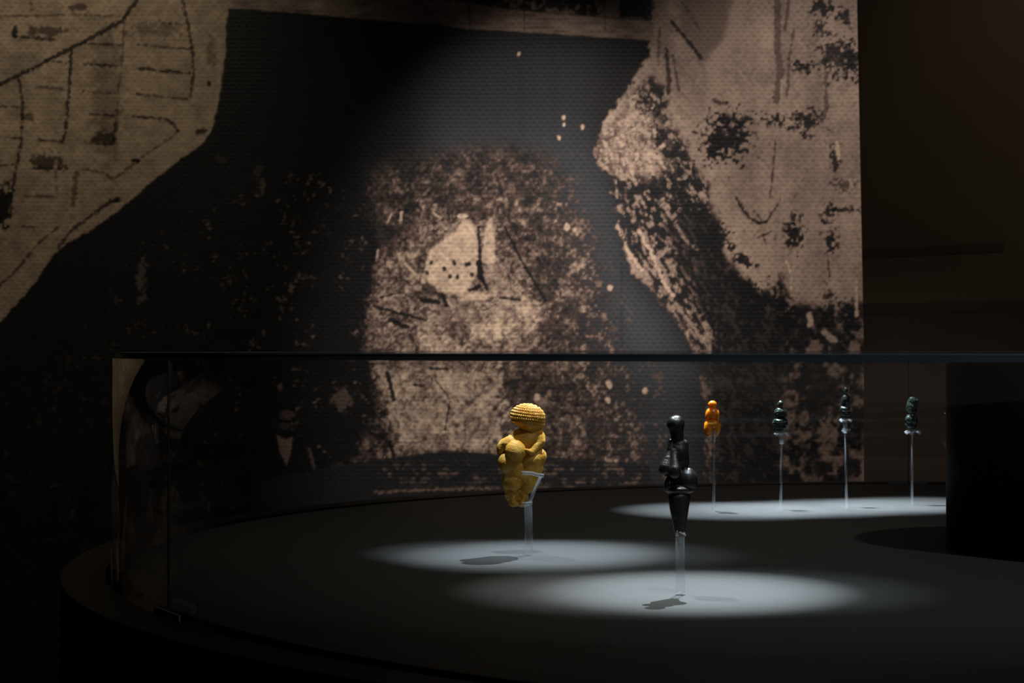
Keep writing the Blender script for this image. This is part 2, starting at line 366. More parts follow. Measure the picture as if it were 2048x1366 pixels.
    # ---- rock face on the right
    rock = fill([(1306, -400), (1304, 85), (1291, 118), (1268, 160), (1250, 185), (1236, 205), (1212, 235), (1196, 268), (1189, 298), (1196, 330), (1212, 352), (1220, 385), (1232, 440), (1240, 470), (1250, 505), (1262, 548), (1290, 562), (1318, 600), (1345, 630), (1368, 668), (1392, 715), (1402, 760), (1412, 860), (1408, 985), (1900, 990), (1900, -400)], 4, 9)
    strk = fbm(X, Y*0.22, 34, 4, 61.0)
    Tr = 0.62+0.18*(n_lo-0.5)+0.16*(n_md-0.5)+0.14*(n_fi-0.5)+0.12*(n_xs-0.5)+0.20*(strk-0.5)-0.14*sstep(.60, .74, n_fi*0.6+n_md*0.4)
    def radd(m, v):
        nonlocal Tr
        Tr = Tr*(1-m)+v*m
    radd(fill([(1350, -100), (1460, -100), (1465, 10), (1450, 80), (1400, 130), (1360, 60)], 14, 10), 0.42)
    radd(stroke([(1478, 0), (1462, 80), (1435, 110), (1425, 200)], 22, 8, 4), 0.64)
    rot = (X+Y*0.55)
    stx = fbm((X*0.85-Y*0.5), (X*0.5+Y*0.85)*0.55, 6.5, 3, 91.0)     # grain running down to the right
    dkb = fill([(1190, 300), (1240, 225), (1262, 190), (1300, 160), (1330, 180), (1345, 250), (1372, 300), (1395, 350), (1425, 372), (1415, 420), (1440, 455), (1450, 520), (1520, 590), (1560, 560), (1590, 610), (1660, 620), (1735, 600), (1735, 985), (1400, 985), (1400, 715), (1240, 480), (1200, 345)], 12, 16, n_md)
    sel = sstep(0.46, 0.68, stx+0.34*(n_md-0.5))
    band_T = 0.07+0.58*sel*(0.8+0.5*(n_xs-.5))
    deep = fill([(1350, 400), (1450, 450), (1470, 540), (1590, 640), (1610, 720), (1560, 985), (1410, 985), (1400, 715), (1440, 690), (1400, 600), (1330, 470)], 22, 26, n_md)
    band_T = band_T*(1-deep*0.72)+0.02
    low = fill([(1560, 590), (1740, 590), (1740, 985), (1560, 985)], 16, 12)
    band_T = band_T*(1-low)+low*(0.10+0.30*sstep(.46, .64, n_md*.6+n_fi*.4)+0.24*(n_fi-.5))
    hi = fill([(1190, 300), (1240, 225), (1262, 190), (1300, 200), (1330, 260), (1340, 330), (1300, 360), (1210, 335)], 22, 14)
    band_T = band_T*(1-hi)+hi*(0.62+0.55*(stx-.5)-0.26*sstep(.84, .97, ridge2))
    Tr = Tr*(1-dkb)+band_T*dkb
    Tr = np.where(Y > 712, Tr*(1-0.0*Y), Tr)
    for (P, ww, v) in (([(1278, 465), (1300, 500), (1330, 570), (1345, 590)], 9, .78), ([(1232, 452), (1248, 490), (1262, 515), (1285, 540)], 9, .80), ([(1310, 350), (1330, 385), (1345, 395)], 7, .6), ([(1350, 445), (1370, 480), (1395, 500)], 6, .5), ([(1325, 535), (1345, 600), (1390, 660), (1420, 700)], 9, .55), ([(1365, 410), (1345, 435)], 8, .5)):
        Tr = np.maximum(Tr, v*stroke(P, ww, 3, 5))
    rg = 1.7
    for (cx, cy, rx, ry, a, an) in ((1452, 275, 36, 36, .95, 0), (1425, 300, 14, 22, .9, 0), (1470, 240, 34, 10, .8, 0), (1322, 275, 12, 18, .85, .5), (1340, 305, 16, 12, .85, .5), (1354, 362, 14, 10, .9, .6), (1315, 378, 16, 22, .8, .5), (1362, 395, 16, 20, .95, .4), (1390, 425, 16, 14, .95, 0), (1428, 478, 22, 26, .85, .5), (1555, 237, 18, 9, .9, 0), (1612, 243, 22, 18, .85, -.3), (1605, 132, 16, 8, .9, .3), (1678, 112, 30, 30, .8, 0), (1706, 120, 14, 28, .9, 0), (1644, 14, 16, 14, .85, 0), (1690, 35, 16, 10, .8, .8), (1640, 60, 10, 14, .7, 0), (1588, 470, 16, 26, .9, 0), (1586, 440, 6, 14, .7, 0), (1664, 480, 12, 16, .9, 0), (1488, 520, 16, 9, .9, .5), (1462, 497, 8, 4, .8, 0), (1655, 425, 14, 14, .8, 0), (1700, 420, 30, 5, .8, 0), (1668, 318, 8, 20, .75, 0), (1290, 200, 12, 22, .75, -.5), (1245, 172, 5, 12, .6, 0), (1310, 225, 8, 8, .6, 0), (1440, 205, 12, 4, .6, .3), (1688, 370, 16, 12, .5, 0), (1464, 560, 14, 10, .8, 0), (1500, 590, 26, 22, .85, .4), (1575, 625, 26, 18, .9, .5), (1660, 625, 14, 26, .8, 0), (1700, 640, 16, 24, .8, 0)):
        Tr = Tr*(1-a*0.92*blob(cx, cy, rx*1.05, ry*1.05, .42, 2.2, n_fi*0.5+n_xs*0.5, an))
    for (P, ww, a) in (([(1345, 45), (1358, 62), (1378, 85), (1402, 118)], 7, .75), ([(1472, 395), (1482, 412), (1500, 436), (1520, 446), (1532, 444)], 5, .8), ([(1532, 444), (1548, 420), (1560, 402)], 4, .6), ([(1508, 420), (1524, 440)], 3, .5), ([(1552, 275), (1548, 330), (1540, 395)], 3, .55), ([(1388, 322), (1386, 352)], 5, .6), ([(1556, 0), (1555, 90), (1562, 140), (1553, 200)], 14, .40), ([(1588, 60), (1580, 110), (1575, 190)], 5, .4), ([(1650, 120), (1654, 215), (1645, 240)], 8, .4), ([(1332, 100), (1338, 165), (1336, 185)], 8, .6), ([(1318, 60), (1316, 130)], 4, .4), ([(1345, 110), (1352, 150), (1358, 180)], 5, .45), ([(1400, 60), (1360, 0)], 3, .4), ([(1515, 475), (1545, 462)], 4, .5), ([(1528, 470), (1532, 490)], 3, .5), ([(1655, 500), (1660, 560)], 2, .5), ([(1570, 60), (1578, 0)], 6, .4), ([(1735, 275), (1735, 420)], 8, .3), ([(1620, 330), (1590, 395)], 2, .25)):
        Tr = Tr*(1-a*stroke(P, ww, 2, 3))
    for (P, ww, v) in (([(1572, 520), (1580, 538), (1584, 550), (1582, 578)], 5, .92), ([(1564, 160), (1563, 240)], 6, .68), ([(1568, 370), (1562, 440), (1552, 560)], 6, .68), ([(1674, 285), (1678, 315)], 10, .8), ([(1620, 630), (1622, 650)], 12, .72), ([(1650, 665), (1668, 680)], 14, .6), ([(1712, 560), (1714, 630)], 8, .7), ([(1700, 360), (1704, 375)], 8, .7)):
        Tr = np.maximum(Tr, v*stroke(P, ww, 2.5, 3))
    T = T*(1-rock)+np.clip(Tr, 0.03, 1)*rock; G = G*(1-rock*np.clip(T*3, 0, 1))
    # ---- field-walled slope on the left
    cliff = fill([(-420, -400), (452, -400), (456, 30), (452, 90), (446, 160), (438, 205), (424, 262), (408, 286), (352, 325), (300, 365), (240, 420), (190, 455), (135, 487), (104, 510), (78, 553), (48, 592), (0, 642), (-200, 850), (-420, 1000)], 3, 4)
    Tc = 0.60+0.16*(n_lo-0.5)+0.18*(n_md-0.5)+0.16*(n_fi-0.5)+0.10*(fbm(X*0.3, Y, 9, 2, 77.0)-0.5)
    Tc = Tc*(1-0.25*blob(215, 180, 30, 130, .5, .5))
    for (P, ww, a) in (([(280, -10), (245, 40), (168, 84), (140, 96), (95, 120), (40, 148), (0, 168), (-60, 200)], 8, .85), ([(142, 98), (137, 180), (131, 260), (125, 285)], 6, .8), ([(36, 150), (44, 200), (42, 280), (24, 380), (20, 430)], 6, .75), ([(250, 35), (244, 110), (236, 200), (226, 290)], 4, .45), ([(362, -10), (374, 40), (385, 100), (387, 150), (380, 195)], 6, .75), ([(165, 85), (240, 90)], 4, .7), ([(170, 127), (238, 133)], 5, .75), ([(165, 182), (235, 187)], 3, .6), ([(180, 228), (228, 232)], 4, .7), ([(275, 90), (378, 98)], 4, .65), ([(275, 137), (378, 146)], 5, .8), ([(270, 188), (375, 198)], 4, .7), ([(265, 233), (330, 238), (350, 250), (357, 263)], 5, .75), ([(65, 172), (130, 178)], 5, .65), ([(95, 120), (130, 126)], 4, .65), ([(-40, 208), (38, 215)], 4, .75), ([(-40, 272), (38, 276)], 4, .8), ([(78, 280), (124, 283)], 6, .7), ([(165, 285), (222, 290)], 6, .55), ([(60, 335), (118, 337)], 5, .6), ([(165, 338), (205, 345), (222, 357), (240, 350), (275, 320)], 5, .6), ([(45, 392), (112, 393)], 3, .6), ([(275, 320), (320, 290), (357, 263)], 4, .45), ([(-20, 330), (24, 330)], 4, .7), ([(38, 452), (68, 455)], 3, .6), ([(235, 396), (190, 425), (140, 462), (116, 497)], 7, .75), ([(120, 450), (80, 482), (35, 537), (-30, 600)], 5, .6), ([(152, 345), (145, 410)], 12, .5), ([(0, 33), (150, 28), (240, 34)], 4, .5), ([(25, 72), (105, 78)], 5, .8), ([(60, 0), (62, 18)], 6, .5), ([(110, 335), (112, 392)], 4, .4), ([(232, 250), (226, 290)], 8, .55), ([(280, 40), (370, 50)], 3, .4)):
        Tc = Tc*(1-a*0.82*stroke(P, ww*(0.9+0.25*(n_md-.5)), 2, 4))
    for (cx, cy, rx, ry, a) in ((5, 405, 16, 42, .95), (272, 322, 10, 6, .8), (230, 400, 10, 6, .8), (28, 60, 6, 12, .8), (90, 62, 40, 9, .5), (155, 15, 20, 6, .5), (98, 322, 30, 16, .55), (210, 275, 20, 12, .55), (418, 168, 4, 5, .8), (400, 262, 12, 5, .6), (60, 235, 12, 8, .4), (310, 60, 50, 14, .3), (425, 100, 10, 26, .25)):
        Tc = Tc*(1-a*blob(cx, cy, rx, ry, .3, 1.2, n_fi*0.6+n_xs*0.4))
    T = T*(1-cliff)+np.clip(Tc, 0.03, 1)*cliff; G = G*(1-cliff)
    # tiny pale flecks
    for (cx, cy, r) in ((1127, 235, 4), (1128, 250, 3), (1165, 254, 4), (1038, 108, 3.5), (1118, 276, 4), (1218, 768, 6), (1290, 780, 5), (1215, 800, 5), (1075, 795, 6), (1220, 576, 5), (1112, 358, 0), (1134, 454, 6), (1150, 460, 5), (1160, 300, 0)):
        if r: T = np.maximum(T, 0.80*blob(cx, cy, r, r*1.3, .4, .6))
    return np.clip(T, 0, 1), np.clip(G, 0, 1), cliff

# non-uniform grid: fine where the print shows, coarse beyond
gx = np.concatenate([np.arange(-420, -10, 10.0), np.arange(-10, 1728.1, 2.45)]); gx[-1] = 1728
gy = np.concatenate([np.arange(-420, -10, 10.0), np.arange(-10, 1000, 2.45), np.arange(1000, 1370, 5.0), np.arange(1370, 1830, 14.0)])
gy = gy[gy < HY+F*(EYE-0.03)/MY]
nx, ny = len(gx), len(gy)
PX, PY = np.meshgrid(gx, gy)
edge = 1714+np.clip(PY, -420, 700)*0.0195
PX = np.where(PX > 1500, 1500+(PX-1500)*(edge-1500)/228.0, PX)      # the banner's right edge hangs slightly out of plumb
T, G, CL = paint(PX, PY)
stops = np.array([0, .10, .22, .36, .55, .75, 1.0])
cols = np.array([(.006, .006, .0065), (.014, .0135, .014), (.042, .030, .025), (.118, .079, .065), (.235, .172, .136), (.42, .31, .235), (.66, .50, .36)])
RGB = np.stack([np.interp(T, stops, cols[:, k]) for k in range(3)], -1)
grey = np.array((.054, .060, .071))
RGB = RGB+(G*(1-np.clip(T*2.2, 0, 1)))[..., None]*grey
RGB *= (1-CL[..., None]*(1-np.array((1.0, .98, .86))))
me = bpy.data.meshes.new('printed_banner')
vx = (PX-CX)/F*MY; vz = EYE+(HY-PY)/F*MY
fold = 0.004*np.sin(PX/118.0+0.4)+0.002*np.sin(PX/47.0)
co = np.stack([vx, MY+fold, vz], -1).reshape(-1, 3).astype(np.float32)
idx = np.arange(nx*ny).reshape(ny, nx)
q = np.stack([idx[1:, :-1], idx[1:, 1:], idx[:-1, 1:], idx[:-1, :-1]], -1).reshape(-1, 4)
me.vertices.add(len(co)); me.vertices.foreach_set('co', co.ravel())
me.loops.add(q.size); me.loops.foreach_set('vertex_index', q.ravel().astype(np.int32))
me.polygons.add(len(q)); me.polygons.foreach_set('loop_start', np.arange(0, q.size, 4, dtype=np.int32)); me.polygons.foreach_set('loop_total', np.full(len(q), 4, dtype=np.int32))
me.update(calc_edges=True)
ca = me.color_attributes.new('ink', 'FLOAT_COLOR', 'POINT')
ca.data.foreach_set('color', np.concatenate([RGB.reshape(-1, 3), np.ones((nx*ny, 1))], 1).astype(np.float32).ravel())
m, nt, b = new_mat('printed_fabric')
at_ = N(nt, 'ShaderNodeAttribute'); at_.attribute_name = 'ink'
tc = N(nt, 'ShaderNodeTexCoord'); sx = N(nt, 'ShaderNodeSeparateXYZ'); nt.links.new(tc.outputs['Object'], sx.inputs[0])
def mth(op, a, bb=None, c=None):
    n = N(nt, 'ShaderNodeMath', operation=op)
    for i, v in enumerate((a, bb, c)):
        if v is None: continue
        if isinstance(v, (int, float)): n.inputs[i].default_value = v
        else: nt.links.new(v, n.inputs[i])
    return n.outputs[0]
pv = 8.3/F*MY; ph = 14.5/F*MY                   # weave pitch
rows = mth('MULTIPLY', sx.outputs['Z'], 1/pv)
cy_ = mth('COSINE', mth('MULTIPLY', rows, 2*math.pi))
lat = mth('MULTIPLY', mth('COSINE', mth('MULTIPLY', sx.outputs['X'], 2*math.pi/ph)), mth('COSINE', mth('MULTIPLY', sx.outputs['Z'], math.pi/pv)))
cell = mth('MULTIPLY_ADD', lat, 0.34, mth('MULTIPLY_ADD', cy_, 0.20, 0.5))
nzw = N(nt, 'ShaderNodeTexNoise'); nzw.inputs['Scale'].default_value = 3.0; nt.links.new(tc.outputs['Object'], nzw.inputs['Vector'])
shade = mth('SUBTRACT', 1.12, mth('MULTIPLY', cell, mth('MULTIPLY_ADD', nzw.outputs['Fac'], 0.24, 0.14)))
vm = N(nt, 'ShaderNodeVectorMath', operation='SCALE'); nt.links.new(at_.outputs['Color'], vm.inputs[0]); nt.links.new(shade, vm.inputs['Scale'])
nt.links.new(vm.outputs[0], b.inputs['Base Color'])
b.inputs['Roughness'].default_value = 0.55; b.inputs['Specular IOR Level'].default_value = 0.12
bp = N(nt, 'ShaderNodeBump'); bp.inputs['Strength'].default_value = 0.25; bp.inputs['Distance'].default_value = 0.002; bp.invert = True
nt.links.new(cell, bp.inputs['Height']); nt.links.new(bp.outputs['Normal'], b.inputs['Normal'])
banner = empty('printed_banner', (float(vx.mean()), MY, 0.03))
tag(banner, 'huge sepia photograph of a dig site printed on woven fabric behind the case', 'banner')
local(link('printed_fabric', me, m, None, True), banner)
bm = bmesh.new(); xr = float((1714-CX)/F*MY)-0.012
box(bm, (float(vx.min())+0.01, MY+0.012, 0.035), (xr, MY+0.05, float(vz.max())-0.01)); local(obj('frame', bm, M_pillar), banner)

# ------------------------------------------------------------------ the round case
case = empty('display_case', (cc.x, cc.y, 0)); tag(case, 'large round glass display case on a low-lit dark plinth', 'display case')
RG = 4.80*D; RO = 5.02*D; cxy = (cc.x, cc.y)
LT = EYE-0.010*D; LB = EYE-0.032*D              # lid top and underside
bm = bmesh.new(); lathe_ring(bm, cxy, RO-0.05, RO, 0.0, DZ-0.022); local(obj('plinth', bm, M_side), case)
bm = bmesh.new(); lathe_ring(bm, cxy, RG+0.006, RO, DZ-0.022, DZ); local(obj('plinth_ledge', bm, M_plinth), case)
bm = bmesh.new(); disc(bm, cxy, RG-0.016, DZ-0.03, DZ); local(obj('deck', bm, M_deck), case)
bm = bmesh.new(); lathe_ring(bm, cxy, RG-0.03, RG+0.02, DZ-0.034, DZ-0.031); local(obj('glazing_channel', bm, M_groove), case)
bm = bmesh.new(); disc(bm, cxy, RG-0.010, LB, LT)
lid = obj('glass_lid', bm, M_lid); local(lid, case)
bm = bmesh.new(); lathe_ring(bm, cxy, RG-0.0099, RG-0.0035, LB, LT+0.0001); local(obj('lid_edge', bm, M_edge), case)
bm = bmesh.new(); lathe_ring(bm, cxy, RG-0.0036, RG-0.0030, LT-0.0007, LT+0.0004); local(obj('lid_arris', bm, M_arris), case)
for k in range(3):
    a0 = math.radians(209+120*k)+0.0003; a1 = math.radians(209+120*(k+1))-0.0003
    bm = bmesh.new(); lathe_ring(bm, cxy, RG-0.008, RG, DZ-0.03, LB-0.0004, a0, a1, 128, False)
    g = obj('glass_panel', bm, M_glass); local(g, case)
    for p in g.data.polygons: p.use_smooth = abs(p.normal.z) < 0.5
    bm = bmesh.new(); am = math.radians(209+120*k)
    lathe_ring(bm, cxy, RG-0.0012, RG+0.0004, DZ-0.005, LB-0.0006, am-0.0007, am+0.0007, 1); local(obj('seam', bm, M_seam), case)
    bm = bmesh.new(); lathe_ring(bm, cxy, RG+0.0008, RG+0.0022, DZ-0.004, DZ+0.004, am-0.03, am+0.03, 8); local(obj('seam_clip', bm, M_edge), case)
bm = bmesh.new()
RP = 0.712*D
disc(bm, cxy, RP, DZ-0.001, LB-0.001, 96); pl = obj('pillar', bm, M_pillar); local(pl, case)
for p in pl.data.polygons: p.use_smooth = abs(p.normal.z) < 0.5

# ------------------------------------------------------------------ figurines
def rotm(ang, ax='d'):
    a = math.radians(ang); c, s = math.cos(a), math.sin(a)
    if ax == 'd': return np.array([[c, -s, 0], [s, c, 0], [0, 0, 1]])          # in the image plane (clockwise in v-down coords)
    if ax == 'v': return np.array([[c, 0, -s], [0, 1, 0], [s, 0, c]])
    return np.array([[1, 0, 0], [0, c, -s], [0, s, c]])
def ell(c, r, ang=0.0, ax='d', k=None): return dict(t='e', c=np.array(c, float), r=np.array(r, float), R=rotm(ang, ax), k=k)
def cap(a, b_, ra, rb, k=None): return dict(t='c', a=np.array(a, float), b=np.array(b_, float), ra=ra, rb=rb, k=k)
def cut(P, r, k=4.0): return dict(t='cut', P=np.array(P, float), r=r, k=k)
def sdf(el, P, k0):
    d = None
    for e in el:
        if e['t'] == 'e':
            q_ = (P-e['c'])@e['R']; k1 = np.linalg.norm(q_/e['r'], axis=1); k2 = np.linalg.norm(q_/(e['r']**2), axis=1)
            f = k1*(k1-1)/np.maximum(k2, 1e-9)
        elif e['t'] == 'c':
            ab = e['b']-e['a']; t = np.clip(((P-e['a'])@ab)/(ab@ab), 0, 1)
            f = np.linalg.norm(P-e['a']-t[:, None]*ab, axis=1)-(e['ra']+(e['rb']-e['ra'])*t)
        else:
            f = None; dd = np.full(len(P), 1e9)
            for a, b_ in zip(e['P'], e['P'][1:]):
                ab = b_-a; t = np.clip(((P-a)@ab)/(ab@ab), 0, 1); dd = np.minimum(dd, np.linalg.norm(P-a-t[:, None]*ab, axis=1))
            g = e['r']-dd; h = np.clip(0.5-0.5*(d-g)/e['k'], 0, 1) if False else np.clip(0.5+0.5*(g-d)/e['k'], 0, 1)
            d = d*(1-h)+g*h+e['k']*h*(1-h); continue
        if d is None: d = f
        else:
            k = e['k'] if e['k'] is not None else k0
            h = np.clip(0.5+0.5*(d-f)/k, 0, 1); d = d*(1-h)+f*h-k*h*(1-h)
    return d
def sculpt(name, el, voxel, k0, mapf, mat, disp=None, parent=None):
    bm = bmesh.new()
    for e in el:
        if e['t'] == 'e':
            M = Matrix([[*(e['R'][i]*1.0), e['c'][i]] for i in range(3)]+[[0, 0, 0, 1]]) @ Matrix.Diagonal((*e['r'], 1))
            bmesh.ops.create_icosphere(bm, subdivisions=4, radius=1.0, matrix=M)
        elif e['t'] == 'c':
            for t in np.linspace(0, 1, 6):
                c = e['a']+(e['b']-e['a'])*t
                bmesh.ops.create_icosphere(bm, subdivisions=3, radius=e['ra']+(e['rb']-e['ra'])*t, matrix=Matrix.Translation(c))
    me0 = bpy.data.meshes.new('tmp'); bm.to_mesh(me0); bm.free()
    o = bpy.data.objects.new('tmp', me0); C.objects.link(o)
    md = o.modifiers.new('r', 'REMESH'); md.mode = 'VOXEL'; md.voxel_size = voxel
    dg = bpy.context.evaluated_depsgraph_get(); dg.update()
    me2 = bpy.data.meshes.new_from_object(o.evaluated_get(dg))
    bpy.data.objects.remove(o); bpy.data.meshes.remove(me0)
    n = len(me2.vertices); P = np.empty(n*3); me2.vertices.foreach_get('co', P); P = P.reshape(-1, 3)
    ed = np.empty(len(me2.edges)*2, dtype=np.int32); me2.edges.foreach_get('vertices', ed); ed = ed.reshape(-1, 2)
    deg = np.bincount(ed.ravel(), minlength=n)[:, None]
    def relax(P, amt):
        s = np.zeros_like(P)
        np.add.at(s, ed[:, 0], P[ed[:, 1]]); np.add.at(s, ed[:, 1], P[ed[:, 0]])
        return P+(s/np.maximum(deg, 1)-P)*amt
    eps = voxel*0.15
    def grad(P):
        g = np.stack([sdf(el, P+np.eye(3)[i]*eps, k0)-sdf(el, P-np.eye(3)[i]*eps, k0) for i in range(3)], 1)
        return g/np.maximum(np.linalg.norm(g, axis=1, keepdims=True), 1e-9)
    for it in range(5):
        P = relax(P, 0.4); g = grad(P); d = sdf(el, P, k0)[:, None]
        P = P-g*np.clip(d, -voxel*3, voxel*3)
    g = grad(P)
    if disp is not None: P = P+g*disp(P, g)[:, None]
    Wp = mapf(P)
    org = Wp.min(0)*0.5+Wp.max(0)*0.5; org[2] = Wp[:, 2].min()
    me2.vertices.foreach_set('co', (Wp-org).astype(np.float32).ravel()); me2.update(); me2.name = name
    # mapping (u, v down, d away) mirrors handedness once; make the normals point outwards
    bm = bmesh.new(); bm.from_mesh(me2); bmesh.ops.recalc_face_normals(bm, faces=bm.faces); bm.to_mesh(me2); bm.free()
    ob = link(name, me2, mat, None, True); ob.location = org
    return ob
def mapper(px0, py0, crop, Y0):
    """crop coordinates (u right, v down, d away) -> world at distance Y0"""
    s = Y0/F/crop; o = at(px0, py0, Y0)
    def f(P):
        P = np.atleast_2d(P); return np.stack([o.x+P[:, 0]*s, o.y+P[:, 2]*s, o.z-P[:, 1]*s], 1)
    return f
def n3(P, s, off=0.0):
    return fbm(P[:, 0]+P[:, 2]*0.7+off*31, P[:, 1]-P[:, 2]*0.6, s, 3, off)-0.5

# ---- honey figurine with coiled head
m, nt, b = new_mat('ochre_limestone')
tc = N(nt, 'ShaderNodeTexCoord')
nz = N(nt, 'ShaderNodeTexNoise'); nz.inputs['Scale'].default_value = 95; nz.inputs['Detail'].default_value = 6; nt.links.new(tc.outputs['Object'], nz.inputs['Vector'])
rp = N(nt, 'ShaderNodeValToRGB'); e_ = rp.color_ramp.elements
e_[0].position = 0.30; e_[0].color = (0.62, 0.25, 0.022, 1); e_[1].position = 0.62; e_[1].color = (0.97, 0.58, 0.13, 1)
e2 = rp.color_ramp.elements.new(0.46); e2.color = (0.87, 0.44, 0.055, 1)
nt.links.new(nz.outputs['Fac'], rp.inputs['Fac'])
vo = N(nt, 'ShaderNodeTexVoronoi'); vo.inputs['Scale'].default_value = 480; nt.links.new(tc.outputs['Object'], vo.inputs['Vector'])
pr = N(nt, 'ShaderNodeMapRange'); pr.inputs['From Min'].default_value = 0.10; pr.inputs['From Max'].default_value = 0.30; nt.links.new(vo.outputs['Distance'], pr.inputs['Value'])
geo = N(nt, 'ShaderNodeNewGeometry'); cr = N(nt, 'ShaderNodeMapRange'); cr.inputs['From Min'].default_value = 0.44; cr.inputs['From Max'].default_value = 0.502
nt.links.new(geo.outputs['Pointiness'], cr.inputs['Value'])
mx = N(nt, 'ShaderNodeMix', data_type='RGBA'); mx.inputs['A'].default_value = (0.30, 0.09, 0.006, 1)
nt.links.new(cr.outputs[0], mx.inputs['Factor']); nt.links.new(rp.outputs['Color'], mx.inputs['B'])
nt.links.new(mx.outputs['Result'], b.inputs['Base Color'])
b.inputs['Roughness'].default_value = 0.5; b.inputs['Specular IOR Level'].default_value = 0.4
b.inputs['Subsurface Weight'].default_value = 0.0
n2 = N(nt, 'ShaderNodeTexNoise'); n2.inputs['Scale'].default_value = 700; n2.inputs['Detail'].default_value = 5; nt.links.new(tc.outputs['Object'], n2.inputs['Vector'])
bp = N(nt, 'ShaderNodeBump'); bp.inputs['Strength'].default_value = 0.5; bp.inputs['Distance'].default_value = 0.0006
nt.links.new(n2.outputs['Fac'], bp.inputs['Height'])
bp2 = N(nt, 'ShaderNodeBump'); bp2.inputs['Strength'].default_value = 0.35; bp2.inputs['Distance'].default_value = 0.0006
nt.links.new(pr.outputs[0], bp2.inputs['Height']); nt.links.new(bp.outputs['Normal'], bp2.inputs['Normal']); nt.links.new(bp2.outputs['Normal'], b.inputs['Normal'])
M_ochre = m
rodY = deck(1058, 1110).y
YV = rodY+0.0145
mv = mapper(960, 780, 4.88, YV)
V = [
    ell((425, 545, 25), (182, 168, 125)),                       # trunk
    ell((455, 480, -5), (168, 88, 108), 6, k=26),               # chest top
    ell((562, 474, -8), (76, 88, 94), 12, k=22),                # near shoulder
    cap((582, 500, -46), (505, 600, -102), 56, 34, 9),          # near upper arm, folded across
    cap((505, 600, -98), (438, 575, -135), 28, 12, 12),         # forearm over the breast
    ell((222, 562, 5), (58, 88, 76), 14, k=9),                # far arm
    ell((285, 515, -40), (80, 66, 70), -25, k=26),              # far upper chest
    ell((348, 588, -92), (104, 106, 92), k=7),                 # near breast
    ell((268, 704, -24), (92, 114, 104), k=10),                 # belly
    ell((340, 735, 5), (125, 115, 105), k=26),
    ell((520, 678, 5), (140, 100, 125), -32, k=7),             # near hip
    ell((500, 765, 20), (118, 100, 118), k=24),
    ell((400, 830, 10), (168, 95, 108), k=30),
    ell((482, 895, 20), (82, 118, 98), 10, k=22),               # near thigh
    ell((335, 905, -52), (86, 68, 74), -12, k=8),              # knee
    ell((262, 895, -5), (48, 102, 66), -4, k=20),               # far thigh
    ell((320, 1020, 8), (78, 86, 68), k=24),                    # calves
    ell((405, 1035, 18), (70, 96, 68), 8, k=18),
    ell((330, 1106, -8), (48, 36, 50), k=16), ell((412, 1104, 0), (48, 40, 54), k=14),   # feet
    cut([(204, 722, -110), (186, 728, -60)], 6, 4),             # navel
    cut([(412, 830, -125), (414, 900, -112), (410, 970, -84)], 6, 8),
]
def venus_disp(P, g):
    d = 5.0*n3(P, 40, 3.0)+2.2*n3(P, 12, 5.0)
    rough = np.clip((P[:, 1]-960)/60, 0, 1); d = d+rough*12*n3(P, 22, 8.0)
    return d
figv = empty('female_figurine', (0, 0, 0))
hc = np.array((465, 258, -5.)); tilt = math.radians(8)
H = [ell((465, 258, -5), (168, 122, 150), 7), ell((494, 330, -2), (134, 78, 122), 4, k=20), ell((515, 405, 10), (100, 50, 85), k=18)]
def head_disp(P, g):
    q_ = P-hc; up = -(q_[:, 1]*math.cos(tilt)-q_[:, 0]*math.sin(tilt)*0.9)      # height along the tilted head axis
    a = np.arctan2(q_[:, 2], q_[:, 0])
    # rows by latitude about the tilted head axis; below the last row the plain face band
    rad = np.hypot(q_[:, 0], q_[:, 2]); lat = np.arctan2(up*1.32, rad)
    row = (lat+0.62)/0.262
    fr = row-np.floor(row); ridge = np.sqrt(np.clip(1-(2*fr-1)**2, 0, 1))
    cntr = np.maximum(np.round(44*np.cos((np.floor(row)+0.5)*0.262-0.62)), 5)
    ph_ = a*cntr/2+np.floor(row)*1.9
    knob = 0.5+0.5*np.sin(ph_*2+2.0*np.abs(2*fr-1)+2.5*n3(P, 40, 4.0))
    on = sstep(-0.64, -0.58, lat)
    base = 3.0*n3(P, 30, 3.0)+1.8*n3(P, 9, 6.0)
    return base+on*(11*ridge-8+(knob-0.4)*(0.4+0.6*ridge)*(8+12*n3(P, 14, 9.0)))
body = sculpt('body', V, 4.6, 12, mv, M_ochre, venus_disp)
head = sculpt('coiled_head', H, 3.3, 12, mv, M_ochre, head_disp)
bl = Vector(body.location); figv.location = bl
for o in (body, head): o.parent = figv; o.location = Vector(o.location)-bl
tag(figv, 'honey-yellow limestone female figurine with rows of coils round its head', 'figurine')
head['label'] = 'faceless head wrapped in rows of knobbly coils'

